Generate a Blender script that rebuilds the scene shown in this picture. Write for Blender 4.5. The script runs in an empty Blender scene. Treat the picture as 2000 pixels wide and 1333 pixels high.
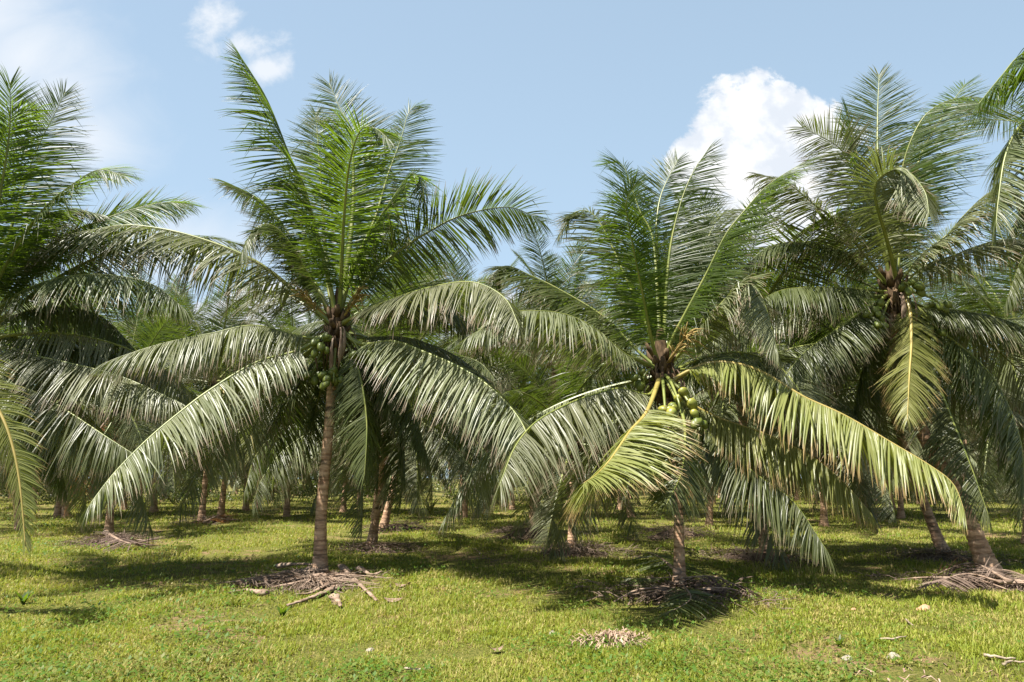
import bpy, math, random
import numpy as np
from mathutils import Vector
SC = bpy.context.scene
COL = SC.collection
R = math.radians

# ------------------------------------------------------------------ camera, world, sun, exposure
F = 1333.0                      # focal length in pixels of the 2000 px wide photograph
PITCH = R(11.4)
CAMZ = 1.65
cd = bpy.data.cameras.new('camera'); cam = bpy.data.objects.new('camera', cd); COL.objects.link(cam)
cd.sensor_width = 36; cd.lens = F / 2000 * 36; cd.clip_end = 5000
cam.location = (0, 0, CAMZ); cam.rotation_euler = (R(90) + PITCH, 0, 0)
SC.camera = cam

SUN_FROM = Vector((-0.40, -0.24, 1.0)).normalized()
sun_el = math.asin(SUN_FROM.z); sun_az = math.atan2(SUN_FROM.x, SUN_FROM.y)
sd = bpy.data.lights.new('sun', 'SUN'); sd.energy = 5.0; sd.angle = R(0.53); sd.color = (1.0, 0.955, 0.88)
so = bpy.data.objects.new('sun', sd); COL.objects.link(so)
so.rotation_euler = (-SUN_FROM).to_track_quat('-Z', 'Y').to_euler(); so.location = (-20, 10, 30)

SC.view_settings.view_transform = 'Standard'; SC.view_settings.look = 'None'
SC.view_settings.gamma = 1; SC.view_settings.exposure = 1.42
SC.render.engine = 'CYCLES'
SC.cycles.max_bounces = 6; SC.cycles.transparent_max_bounces = 4; SC.cycles.use_denoising = True

cp, sp = math.cos(PITCH), math.sin(PITCH)
def ray(px, py):
    a = (px - 1000) / F; b = -(py - 666.5) / F
    return np.array([a, cp - b * sp, sp + b * cp])
def at(px, py, Y):
    r = ray(px, py); r = r / r[1] * Y
    return np.array([r[0], Y, CAMZ + r[2]])
def on_ground(px, py):
    r = ray(px, py); k = -CAMZ / r[2]
    return np.array([r[0] * k, r[1] * k, 0.0])

class NT:
    """little helper that writes node trees"""
    def __init__(s, tree): s.t = tree; s.n = tree.nodes; s.l = tree.links
    def node(s, typ, **kw):
        n = s.n.new(typ)
        for k, v in kw.items(): setattr(n, k, v)
        return n
    def put(s, sock, v):
        if isinstance(v, bpy.types.NodeSocket): s.l.new(v, sock)
        else: sock.default_value = v
    def m(s, op, a, b=0.0, c=None, clamp=False):
        n = s.node('ShaderNodeMath', operation=op, use_clamp=clamp)
        s.put(n.inputs[0], a); s.put(n.inputs[1], b)
        if c is not None: s.put(n.inputs[2], c)
        return n.outputs[0]
    def smooth(s, x, lo, hi, a=0.0, b=1.0):
        n = s.node('ShaderNodeMapRange', interpolation_type='SMOOTHSTEP')
        s.put(n.inputs[0], x); s.put(n.inputs[1], lo); s.put(n.inputs[2], hi); s.put(n.inputs[3], a); s.put(n.inputs[4], b)
        return n.outputs[0]
    def mix(s, f, a, b):
        n = s.node('ShaderNodeMix', data_type='RGBA')
        s.put(n.inputs[0], f)
        for sock, v in ((n.inputs[6], a), (n.inputs[7], b)):
            s.put(sock, v if isinstance(v, bpy.types.NodeSocket) else (*v, 1.0)[:4])
        return n.outputs[2]
    def noise(s, vec, scale, detail=4, rough=0.55, dist=0.0, col=False):
        n = s.node('ShaderNodeTexNoise')
        if vec is not None: s.l.new(vec, n.inputs['Vector'])
        n.inputs['Scale'].default_value = scale; n.inputs['Detail'].default_value = detail
        n.inputs['Roughness'].default_value = rough; n.inputs['Distortion'].default_value = dist
        return n.outputs[1 if col else 0]
    def mapping(s, vec, scale=(1, 1, 1), loc=(0, 0, 0)):
        n = s.node('ShaderNodeMapping'); s.l.new(vec, n.inputs[0])
        n.inputs['Scale'].default_value = scale; n.inputs['Location'].default_value = loc
        return n.outputs[0]

def build_world():
    w = bpy.data.worlds.new('World'); SC.world = w; w.use_nodes = True
    t = NT(w.node_tree); t.n.clear()
    out = t.node('ShaderNodeOutputWorld'); bg = t.node('ShaderNodeBackground')
    sky = t.node('ShaderNodeTexSky', sky_type='NISHITA')
    sky.sun_disc = False; sky.sun_elevation = sun_el; sky.sun_rotation = sun_az
    sky.altitude = 0; sky.air_density = 1.0; sky.dust_density = 1.6; sky.ozone_density = 1.4
    STR = 0.055
    g = t.node('ShaderNodeTexCoord').outputs['Generated']
    sx = t.node('ShaderNodeSeparateXYZ'); t.l.new(g, sx.inputs[0])
    y = t.m('MAXIMUM', sx.outputs[1], 0.05)
    u = t.m('DIVIDE', sx.outputs[0], y); v = t.m('DIVIDE', sx.outputs[2], y)
    front = t.smooth(sx.outputs[1], 0.1, 0.3)
    cmb = t.node('ShaderNodeCombineXYZ'); t.l.new(u, cmb.inputs[0]); t.l.new(v, cmb.inputs[1])
    uv = cmb.outputs[0]
    def blob(px, py, rx, ry):
        c = ray(px, py); c = c / c[1]
        ex = ray(px + rx, py); ex = ex / ex[1]; ey = ray(px, py - ry); ey = ey / ey[1]
        dx = t.m('DIVIDE', t.m('SUBTRACT', u, float(c[0])), float(ex[0] - c[0]))
        dy = t.m('DIVIDE', t.m('SUBTRACT', v, float(c[2])), float(ey[2] - c[2]))
        r2 = t.m('ADD', t.m('MULTIPLY', dx, dx), t.m('MULTIPLY', dy, dy))
        return t.m('SUBTRACT', 1.0, t.m('SQRT', r2))
    def union(bl):
        f = blob(*bl[0])
        for b in bl[1:]: f = t.m('MAXIMUM', f, blob(*b))
        return f
    n1 = t.noise(uv, 12.0, 9, 0.62, 0.3)
    n2 = t.noise(t.mapping(uv, (1.0, 1.6, 1)), 6.0, 8, 0.6, 0.6)
    nz = t.m('SUBTRACT', n1, 0.5)
    cum = union([(1485, 245, 120, 115), (1560, 290, 105, 115), (1420, 320, 115, 125), (1490, 400, 200, 120),
                 (1610, 300, 90, 120), (1348, 345, 60, 75), (1950, 610, 130, 48), (1560, 690, 260, 70),
                 (1000, 640, 170, 75), (520, 640, 240, 90), (900, 590, 80, 40)])
    mask = t.smooth(t.m('ADD', cum, t.m('MULTIPLY', nz, 1.5)), 0.04, 0.24)
    mask = t.m('MULTIPLY', mask, front)
    wis = union([(-20, 20, 240, 200), (50, 110, 220, 170), (110, 190, 200, 150), (180, 270, 170, 130), (330, 480, 300, 110)])
    wis2 = union([(420, 50, 60, 50), (470, 90, 80, 45), (520, 140, 60, 45)])
    wisp = t.smooth(t.m('ADD', wis, t.m('MULTIPLY', t.m('SUBTRACT', n2, 0.5), 0.9)), -0.1, 1.25)
    w2 = t.smooth(t.m('ADD', wis2, t.m('MULTIPLY', nz, 2.6)), 0.0, 0.9)
    wisp = t.m('MULTIPLY', t.m('MULTIPLY', t.m('MAXIMUM', wisp, w2), 0.88), front)
    veil = t.m('MULTIPLY', t.smooth(v, 0.95, 0.05, 0.50, 0.66), t.smooth(v, 1.6, 0.8, 0.25, 1.0))
    skyc = t.mix(veil, sky.outputs[0], (4.7, 6.3, 7.7))
    skyc = t.mix(wisp, skyc, (6.3, 6.6, 7.0))
    shade = t.smooth(t.noise(t.mapping(uv, (1, 1, 1), (0.06, -0.05, 0)), 13.0, 7, 0.55), 0.40, 0.60)
    cl = t.mix(shade, (5.6, 6.0, 6.6), (7.6, 7.65, 7.7))
    c = t.mix(mask, skyc, cl)
    t.l.new(c, bg.inputs[0]); bg.inputs[1].default_value = STR
    t.l.new(bg.outputs[0], out.inputs[0])
build_world()

# ------------------------------------------------------------------ materials
MATS = {}
def new_mat(name):
    m = bpy.data.materials.new(name); m.use_nodes = True; MATS[name] = m
    t = NT(m.node_tree); t.n.clear()
    return m, t, t.node('ShaderNodeOutputMaterial')
def attr(t, name):
    n = t.node('ShaderNodeAttribute'); n.attribute_name = name; return n.outputs['Fac']
def leaf_mat(name, ca, cb, tip, trans, tf=0.36, rough=0.42, spec=0.55, wear=0.0):
    m, t, out = new_mat(name)
    rnd, lt = attr(t, 'rnd'), attr(t, 'lt')
    geo = t.node('ShaderNodeNewGeometry')
    oc = t.node('ShaderNodeTexCoord').outputs['Object']
    oi = t.node('ShaderNodeObjectInfo').outputs['Random']
    nz = t.noise(oc, 1.7, 3)
    f = t.m('ADD', t.m('MULTIPLY', rnd, 0.55), t.m('MULTIPLY', t.smooth(nz, 0.3, 0.7), 0.45))
    c = t.mix(f, ca, cb)
    hs = t.node('ShaderNodeHueSaturation'); t.l.new(c, hs.inputs['Color'])
    t.l.new(t.m('MULTIPLY_ADD', oi, 0.024, 0.480), hs.inputs['Hue']); t.l.new(t.m('MULTIPLY_ADD', oi, 0.3, 0.85), hs.inputs['Value'])
    c = hs.outputs[0]
    tipf = t.smooth(t.m('ADD', lt, t.m('MULTIPLY', rnd, 0.16)), 0.95 - wear, 1.10 - wear)
    c = t.mix(tipf, c, tip)
    p = t.node('ShaderNodeBsdfPrincipled'); t.l.new(c, p.inputs['Base Color'])
    p.inputs['Roughness'].default_value = rough; p.inputs['Specular IOR Level'].default_value = spec
    tr = t.node('ShaderNodeBsdfTranslucent'); tc = t.mix(tipf, t.mix(rnd, trans, tuple(x * 0.75 for x in trans)), tip); t.l.new(tc, tr.inputs[0])
    mx = t.node('ShaderNodeMixShader'); mx.inputs[0].default_value = tf
    t.l.new(p.outputs[0], mx.inputs[1]); t.l.new(tr.outputs[0], mx.inputs[2]); t.l.new(mx.outputs[0], out.inputs[0])
    return m
leaf_mat('young_leaf', (0.040, 0.074, 0.012), (0.072, 0.112, 0.022), (0.22, 0.19, 0.08), (0.19, 0.30, 0.014), 0.44, 0.42, 0.42)
leaf_mat('mature_leaf', (0.066, 0.090, 0.026), (0.120, 0.138, 0.050), (0.26, 0.21, 0.12), (0.15, 0.22, 0.018), 0.34, 0.42, 0.45, 0.06)
leaf_mat('old_leaf', (0.138, 0.158, 0.072), (0.228, 0.238, 0.130), (0.30, 0.23, 0.15), (0.20, 0.25, 0.04), 0.34, 0.42, 0.48, 0.10)
leaf_mat('yellowing_leaf', (0.160, 0.190, 0.040), (0.258, 0.265, 0.090), (0.36, 0.25, 0.10), (0.26, 0.29, 0.03), 0.36, 0.42, 0.45, 0.11)
leaf_mat('dead_leaf', (0.060, 0.042, 0.030), (0.230, 0.170, 0.125), (0.30, 0.22, 0.15), (0.10, 0.06, 0.03), 0.15, 0.75, 0.2)
leaf_mat('rusty_leaf', (0.24, 0.11, 0.035), (0.36, 0.20, 0.07), (0.40, 0.25, 0.12), (0.40, 0.17, 0.03), 0.3, 0.6, 0.3)
leaf_mat('straw', (0.20, 0.125, 0.085), (0.48, 0.36, 0.26), (0.5, 0.38, 0.26), (0.25, 0.15, 0.08), 0.15, 0.75, 0.2)

def simple_mat(name, ca, cb, scale=8, rough=0.6, spec=0.3, stretch=(1, 1, 1), bump=0.0, cc=None, ccr=(0.6, 0.72), ring=None):
    m, t, out = new_mat(name)
    oc = t.mapping(t.node('ShaderNodeTexCoord').outputs['Object'], stretch)
    n = t.noise(oc, scale, 6, 0.62)
    c = t.mix(t.smooth(n, 0.33, 0.67), ca, cb)
    if cc: c = t.mix(t.smooth(t.noise(oc, scale * 0.45, 4), *ccr), c, cc)
    if ring: c = t.mix(attr(t, 'ring'), c, ring)
    p = t.node('ShaderNodeBsdfPrincipled'); t.l.new(c, p.inputs['Base Color'])
    p.inputs['Roughness'].default_value = rough; p.inputs['Specular IOR Level'].default_value = spec
    if bump:
        b = t.node('ShaderNodeBump'); b.inputs['Strength'].default_value = bump; b.inputs['Distance'].default_value = 0.02
        t.l.new(n, b.inputs['Height']); t.l.new(b.outputs[0], p.inputs['Normal'])
    t.l.new(p.outputs[0], out.inputs[0])
    return m
simple_mat('trunk_bark', (0.28, 0.160, 0.095), (0.58, 0.385, 0.250), 5.0, 0.85, 0.15, (1, 1, 4.0), 0.7, (0.085, 0.065, 0.04), (0.54, 0.68), (0.05, 0.032, 0.022))
simple_mat('rib_green', (0.13, 0.16, 0.03), (0.21, 0.22, 0.05), 3, 0.42, 0.5, (1, 1, 1))
simple_mat('rib_yellow', (0.25, 0.20, 0.045), (0.33, 0.25, 0.07), 3, 0.42, 0.5)
simple_mat('rib_dead', (0.14, 0.09, 0.062), (0.32, 0.235, 0.17), 6, 0.75, 0.2, (1, 1, 1), 0.4)
simple_mat('fibre', (0.045, 0.030, 0.018), (0.15, 0.10, 0.058), 14, 0.9, 0.1, (1, 1, 0.25), 0.8)
simple_mat('nut_green', (0.055, 0.085, 0.012), (0.14, 0.165, 0.030), 7, 0.45, 0.4, cc=(0.12, 0.09, 0.03))
simple_mat('nut_yellow', (0.27, 0.245, 0.035), (0.15, 0.18, 0.03), 7, 0.42, 0.4, cc=(0.34, 0.17, 0.04))
simple_mat('nut_cap', (0.10, 0.085, 0.03), (0.20, 0.15, 0.07), 20, 0.8, 0.2)
simple_mat('flower', (0.20, 0.13, 0.04), (0.34, 0.25, 0.09), 30, 0.8, 0.2)
simple_mat('soil', (0.035, 0.026, 0.016), (0.10, 0.068, 0.044), 9, 0.95, 0.1, (1, 1, 1), 0.6)
simple_mat('stone_pink', (0.40, 0.20, 0.11), (0.52, 0.32, 0.21), 12, 0.85, 0.2, (1, 1, 1), 0.5)
simple_mat('stone_pale', (0.17, 0.15, 0.11), (0.36, 0.32, 0.25), 14, 0.85, 0.2, (1, 1, 1), 0.5)
simple_mat('stick', (0.17, 0.13, 0.09), (0.36, 0.29, 0.21), 10, 0.8, 0.2, (1, 1, 1), 0.4)
simple_mat('shrub_stem', (0.08, 0.06, 0.035), (0.15, 0.11, 0.07), 10, 0.9, 0.1)

def build_ground_mats():
    m, t, out = new_mat('ground_soil')
    pos = t.node('ShaderNodeNewGeometry').outputs['Position']
    big = t.noise(pos, 0.45, 4); mid = t.noise(pos, 3.2, 6, 0.65); fine = t.noise(pos, 34, 5, 0.7)
    c = t.mix(t.smooth(fine, 0.35, 0.65), (0.060, 0.075, 0.012), (0.185, 0.170, 0.045))
    c = t.mix(t.smooth(t.m('ADD', mid, t.m('MULTIPLY', t.m('SUBTRACT', big, 0.5), 0.9)), 0.54, 0.68), c, (0.215, 0.145, 0.075))
    p = t.node('ShaderNodeBsdfPrincipled'); t.l.new(c, p.inputs['Base Color']); p.inputs['Roughness'].default_value = 0.95
    p.inputs['Specular IOR Level'].default_value = 0.1
    b = t.node('ShaderNodeBump'); b.inputs['Strength'].default_value = 0.9; b.inputs['Distance'].default_value = 0.05
    t.l.new(t.m('ADD', fine, mid), b.inputs['Height']); t.l.new(b.outputs[0], p.inputs['Normal'])
    t.l.new(p.outputs[0], out.inputs[0])
    for name, ca, cb, dry, tr in (('grass_blade', (0.115, 0.178, 0.013), (0.335, 0.350, 0.058), (0.46, 0.35, 0.15), (0.36, 0.38, 0.035)),
                                  ('weed_leaf', (0.060, 0.125, 0.016), (0.12, 0.19, 0.030), (0.22, 0.20, 0.06), (0.17, 0.28, 0.03))):
        m, t, out = new_mat(name)
        rnd = attr(t, 'rnd'); pos = t.node('ShaderNodeNewGeometry').outputs['Position']
        flat = t.mapping(pos, (1, 1, 0))
        n = t.noise(flat, 0.55, 5, 0.6); n3 = t.noise(flat, 2.3, 4, 0.6)
        c = t.mix(t.m('ADD', t.m('MULTIPLY', rnd, 0.6), t.m('MULTIPLY', t.smooth(n3, 0.3, 0.7), 0.4)), ca, cb)
        d = t.smooth(t.m('ADD', t.m('ADD', n, t.m('MULTIPLY', t.m('SUBTRACT', n3, 0.5), 0.7)), t.m('MULTIPLY', t.m('SUBTRACT', rnd, 0.5), 0.55)), 0.54, 0.80)
        big = t.noise(t.mapping(pos, (1, 1, 0), (3, 11, 0)), 0.9, 5, 0.65)
        d = t.m('MAXIMUM', d, t.m('MULTIPLY', t.smooth(t.m('ADD', big, t.m('MULTIPLY', t.m('SUBTRACT', rnd, 0.5), 0.35)), 0.56, 0.72), 0.9))
        lush = t.smooth(t.noise(t.mapping(pos, (1, 1, 0), (7, 3, 0)), 0.8, 4, 0.6), 0.52, 0.68)
        c = t.mix(t.m('MULTIPLY', lush, 0.7), c, (0.075, 0.145, 0.014))
        c = t.mix(t.m('MULTIPLY', d, 0.7), c, dry)
        p = t.node('ShaderNodeBsdfPrincipled'); t.l.new(c, p.inputs['Base Color']); p.inputs['Roughness'].default_value = 0.5
        p.inputs['Specular IOR Level'].default_value = 0.2
        tl = t.node('ShaderNodeBsdfTranslucent'); t.l.new(t.mix(t.m('MULTIPLY', d, 0.8), tr, dry), tl.inputs[0])
        mx = t.node('ShaderNodeMixShader'); mx.inputs[0].default_value = 0.38
        t.l.new(p.outputs[0], mx.inputs[1]); t.l.new(tl.outputs[0], mx.inputs[2]); t.l.new(mx.outputs[0], out.inputs[0])
build_ground_mats()

# ------------------------------------------------------------------ mesh helpers
def make_mesh(name, V, Q, mats, attrs=None, mat_idx=None, smooth=False):
    """V (n,3) vertices, Q (m,k) faces all of k corners"""
    V = np.asarray(V, dtype=np.float32); Q = np.asarray(Q, dtype=np.int32)
    me = bpy.data.meshes.new(name)
    me.vertices.add(len(V)); me.vertices.foreach_set('co', V.ravel())
    k = Q.shape[1]
    me.loops.add(Q.size); me.loops.foreach_set('vertex_index', Q.ravel())
    me.polygons.add(len(Q)); me.polygons.foreach_set('loop_start', np.arange(0, Q.size, k, dtype=np.int32))
    if mat_idx is not None: me.polygons.foreach_set('material_index', np.asarray(mat_idx, dtype=np.int32))
    me.polygons.foreach_set('use_smooth', np.full(len(Q), smooth))
    for n, a in (attrs or {}).items():
        at_ = me.attributes.new(n, 'FLOAT', 'POINT'); at_.data.foreach_set('value', np.asarray(a, dtype=np.float32))
    for m in mats: me.materials.append(MATS[m])
    me.update(calc_edges=True)
    return me
def link(name, data, parent=None, loc=(0, 0, 0), rz=0.0):
    o = bpy.data.objects.new(name, data); COL.objects.link(o)
    o.location = tuple(float(x) for x in loc)
    if rz: o.rotation_euler = (0, 0, rz)
    if parent: o.parent = parent
    return o
def tag(o, label, cat, group=None, kind=None):
    if label: o['label'] = label
    if cat: o['category'] = cat
    if group: o['group'] = group
    if kind: o['kind'] = kind
    return o
def thing(name, label, cat, loc=(0, 0, 0), group=None):
    return tag(link(name, None, None, loc), label, cat, group)
def unit(a):
    return a / np.maximum(np.linalg.norm(a, axis=-1, keepdims=True), 1e-9)
def catmull(P, n):
    P = np.asarray(P, float); P = np.vstack([2 * P[0] - P[1], P, 2 * P[-1] - P[-2]])
    out = []
    for i in range(1, len(P) - 2):
        p0, p1, p2, p3 = P[i - 1:i + 3]
        for t in np.linspace(0, 1, 14, endpoint=False):
            out.append(0.5 * ((2 * p1) + (-p0 + p2) * t + (2 * p0 - 5 * p1 + 4 * p2 - p3) * t * t + (-p0 + 3 * p1 - 3 * p2 + p3) * t ** 3))
    out.append(P[-2]); out = np.array(out)
    s = np.concatenate([[0], np.cumsum(np.linalg.norm(np.diff(out, axis=0), axis=1))])
    q = np.linspace(0, s[-1], n)
    return np.stack([np.interp(q, s, out[:, k]) for k in range(3)], 1), s[-1]
def tube(P, rad, sides=8, flat=1.0, up=(0, 0, 1), cap=True):
    P = np.asarray(P, float); n = len(P); rad = np.broadcast_to(rad, (n,))
    T = unit(np.gradient(P, axis=0)); up = np.array(up, float)
    S = np.cross(T, up); bad = np.linalg.norm(S, axis=1) < 0.05
    if bad.all(): S[:] = (1, 0, 0)
    elif bad.any(): S[bad] = S[~bad].mean(0)
    S = unit(S - (S * T).sum(1, keepdims=True) * T); N = np.cross(S, T)
    if cap:                                                     # close both ends with a shrunken ring
        ext = lambda A: np.concatenate([A[:1], A, A[-1:]])
        P, S, N = ext(P), ext(S), ext(N); rad = np.concatenate([rad[:1] * .02, rad, rad[-1:] * .02]); n += 2
    th = np.linspace(0, 2 * math.pi, sides, endpoint=False)
    V = P[:, None] + rad[:, None, None] * (np.cos(th)[None, :, None] * S[:, None] + flat * np.sin(th)[None, :, None] * N[:, None])
    i, j = np.meshgrid(np.arange(n - 1), np.arange(sides), indexing='ij')
    a = i * sides + j; b = i * sides + (j + 1) % sides
    Q = np.stack([a, b, b + sides, a + sides], -1).reshape(-1, 4)
    return V.reshape(-1, 3), Q
class Bag:
    """collects quads with attributes into one mesh"""
    def __init__(s): s.V = []; s.Q = []; s.M = []; s.A = []; s.n = 0
    def add(s, V, Q, mi=0, A=None):
        s.V.append(V); s.Q.append(np.asarray(Q) + s.n); s.M.append(np.full(len(Q), mi)); s.n += len(V)
        s.A.append(np.zeros((len(V), 2)) if A is None else A)
    def mesh(s, name, mats, smooth=False):
        A = np.vstack(s.A)
        return make_mesh(name, np.vstack(s.V), np.vstack(s.Q), mats, {'rnd': A[:, 0], 'lt': A[:, 1]}, np.concatenate(s.M), smooth)

def smooth_noise(rg, n, step):
    k = max(3, int(n / step) + 2)
    return np.interp(np.linspace(0, k - 1, n), np.arange(k), rg.uniform(-1, 1, k))

def frond_geo(ctrl, seed, age=0.5, twist=0.0, nl=215, wid=0.028, lscale=1.04, broken=0.03, segs=5, bare=0.17, v0=None, grav0=None):
    """coconut frond: returns ((V,Q,A) of the leaflets, (V,Q) of the midrib, length). ctrl: points along the midrib, gravity is -Z."""
    rg = np.random.default_rng(seed); wid = wid * (0.85 if age < .26 else 1.0)
    P, L = catmull(ctrl, 60)
    T = unit(np.gradient(P, axis=0))
    A = P[-1] - P[0]; A[2] = 0
    if np.linalg.norm(A) < 0.25 * L:
        A = P[25] - P[0]; A[2] = 0
    A = A / max(np.linalg.norm(A), 1e-6)
    S = np.cross(A, (0, 0, 1.0))[None].repeat(60, 0)
    S = unit(S - (S * T).sum(1, keepdims=True) * T)
    tt = np.linspace(0, 1, 60)
    ph = R(twist) * np.clip((tt - 0.08) / 0.4, 0, 1)
    S = S * np.cos(ph)[:, None] + np.cross(T, S) * np.sin(ph)[:, None]
    N = np.cross(S, T)
    # midrib
    rad = (0.052 * (1 - tt) ** 1.15 + 0.006) * (L / 5.0)
    rad[:5] *= np.linspace(1.7, 1.0, 5)
    rib = tube(P, rad, 6, 0.7, (0, 0, 1))
    VV, QQ, AA = [], [], []; base = 0
    for s in (-1, 1):
        n = nl
        t = bare + (1 - bare) * (np.arange(n) + 0.5 + rg.uniform(-0.25, 0.25, n)) / n
        t = np.clip(t, 0, 0.999)
        keep = (rg.random(n) > broken + 0.05 * age) & (smooth_noise(rg, n, 5) < 0.86 - 0.06 * age)
        t = t[keep]; n = len(t)
        f = t * 59; i0 = np.clip(f.astype(int), 0, 58); fr = (f - i0)[:, None]
        p = P[i0] * (1 - fr) + P[i0 + 1] * fr
        Tl = unit(T[i0] * (1 - fr) + T[i0 + 1] * fr); Sl = unit(S[i0] * (1 - fr) + S[i0 + 1] * fr); Nl = np.cross(Sl, Tl)
        q = (t - bare) / (1 - bare)
        ln = np.interp(q, [0, 0.12, 0.35, 0.6, 0.85, 1], [0.55, 0.85, 1.08, 1.0, 0.66, 0.36]) * lscale * (L / 5.0) ** 0.6
        ln = ln * (1 + 0.09 * rg.standard_normal(n)) * np.where(rg.random(n) < 0.05, rg.uniform(0.4, 0.8, n), 1)
        ang = np.interp(q, [0, 0.3, 0.75, 0.92, 1], [R(86), R(76), R(58), R(40), R(18)]) + 0.065 * rg.standard_normal(n) + 0.10 * smooth_noise(rg, n, 8)
        v = (R(4) * (1 - age) - R(50) * age if v0 is None else R(v0)) + 0.07 * rg.standard_normal(n) + 0.16 * smooth_noise(rg, n, 9)
        grav = (0.03 + 0.17 * age ** 1.2 if grav0 is None else grav0) * (1 + 0.25 * rg.standard_normal(n) + 0.3 * smooth_noise(rg, n, 8))
        grav = np.clip(grav, 0.01, 0.9)
        snap = rg.random(n) < 0.05 + 0.06 * age
        torn = smooth_noise(rg, n, 6) > 0.72 - 0.12 * age          # bunches that have come loose and hang
        grav = np.where(torn, grav * 1.9 + 0.10, grav); ang = np.where(torn, ang * rg.uniform(0.72, 1.0), ang); v = np.where(torn, v - 0.25, v)
        d = np.cos(ang)[:, None] * Tl + np.sin(ang)[:, None] * (s * np.cos(v)[:, None] * Sl + np.sin(v)[:, None] * Nl)
        w0 = rg.normal(0, 0.30, n)
        wp = np.array([0.55, 0.95, 1.0, 0.82, 0.5, 0.10]) if segs == 5 else np.array([0.6, 1.0, 0.75, 0.12])
        pos = p + s * Sl * (rad[i0] * 0.8)[:, None]
        W = wid * (L / 5.0) ** 0.5 * np.interp(q, [0, 0.2, 0.7, 1], [0.75, 1, 0.9, 0.5]) * (1 + 0.1 * rg.standard_normal(n))
        r = rg.random(n)
        rows = []; lts = []
        for k in range(segs + 1):
            w = unit(Tl - (Tl * d).sum(1, keepdims=True) * d)
            b = np.cross(d, w)
            w = w * np.cos(w0)[:, None] + b * np.sin(w0)[:, None]; b = np.cross(d, w)
            hw = (W * wp[k] * 0.5)[:, None]
            fold = 0.42 * hw
            rows += [pos - w * hw, pos + b * fold, pos + w * hw]; lts += [k / segs] * 3
            pos = pos + d * (ln / segs)[:, None]
            gk = grav * (0.8 + 0.12 * k) * (5.0 / segs)
            gk = np.where(snap & (k == 2), gk + 1.4, gk)
            d = d.copy(); d[:, 2] -= gk; d = unit(d)
        arr = np.stack(rows, 1)                                   # n, 3*(segs+1), 3
        m = 3 * (segs + 1)
        off = base + np.arange(n)[:, None] * m
        for k in range(segs):
            a = off + 3 * k
            QQ.append(np.concatenate([a, a + 1, a + 4, a + 3], 1)); QQ.append(np.concatenate([a + 1, a + 2, a + 5, a + 4], 1))
        VV.append(arr.reshape(-1, 3)); base += n * m
        AA.append(np.stack([r.repeat(m), np.tile(np.array(lts), n)], 1))
    return (np.vstack(VV), np.vstack(QQ), np.vstack(AA)), rib, L

def arch(az, e0, bend, L, side=0.0, pw=1.4):
    """control points of a frond leaving the origin at azimuth az, elevation e0 (degrees), bending down by bend"""
    pts = [np.zeros(3)]; n = 14; az = R(az)
    for i in range(n):
        q = (i + 0.5) / n
        e = R(e0 - bend * q ** pw); a = az + R(side) * q * q
        pts.append(pts[-1] + L / n * np.array([math.cos(a) * math.cos(e), math.sin(a) * math.cos(e), math.sin(e)]))
    return np.array(pts)[::2]

# ------------------------------------------------------------------ ground, grass
def ground_z(x, y):
    k = np.clip((np.hypot(x, y) - 3) / 6, 0, 1)
    return k * (0.05 * np.sin(x * 0.55 + 1.3) * np.cos(y * 0.47) + 0.025 * np.sin(x * 1.7 + y * 0.9))
def build_ground():
    xs = np.concatenate([[-1500, -400, -150], np.linspace(-70, 70, 141), [150, 400, 1500]])
    ys = np.concatenate([[-1500, -300, -60], np.linspace(-20, 120, 141), [200, 500, 2500]])
    X, Y = np.meshgrid(xs, ys); Z = ground_z(X, Y)
    V = np.stack([X, Y, Z], -1).reshape(-1, 3); w = len(xs)
    i, j = np.meshgrid(np.arange(len(ys) - 1), np.arange(w - 1), indexing='ij'); a = (i * w + j).ravel()
    me = make_mesh('ground', V, np.stack([a, a + 1, a + w + 1, a + w], 1), ['ground_soil'], smooth=True)
    tag(link('ground', me), None, None, None, 'structure')
build_ground()

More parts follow.
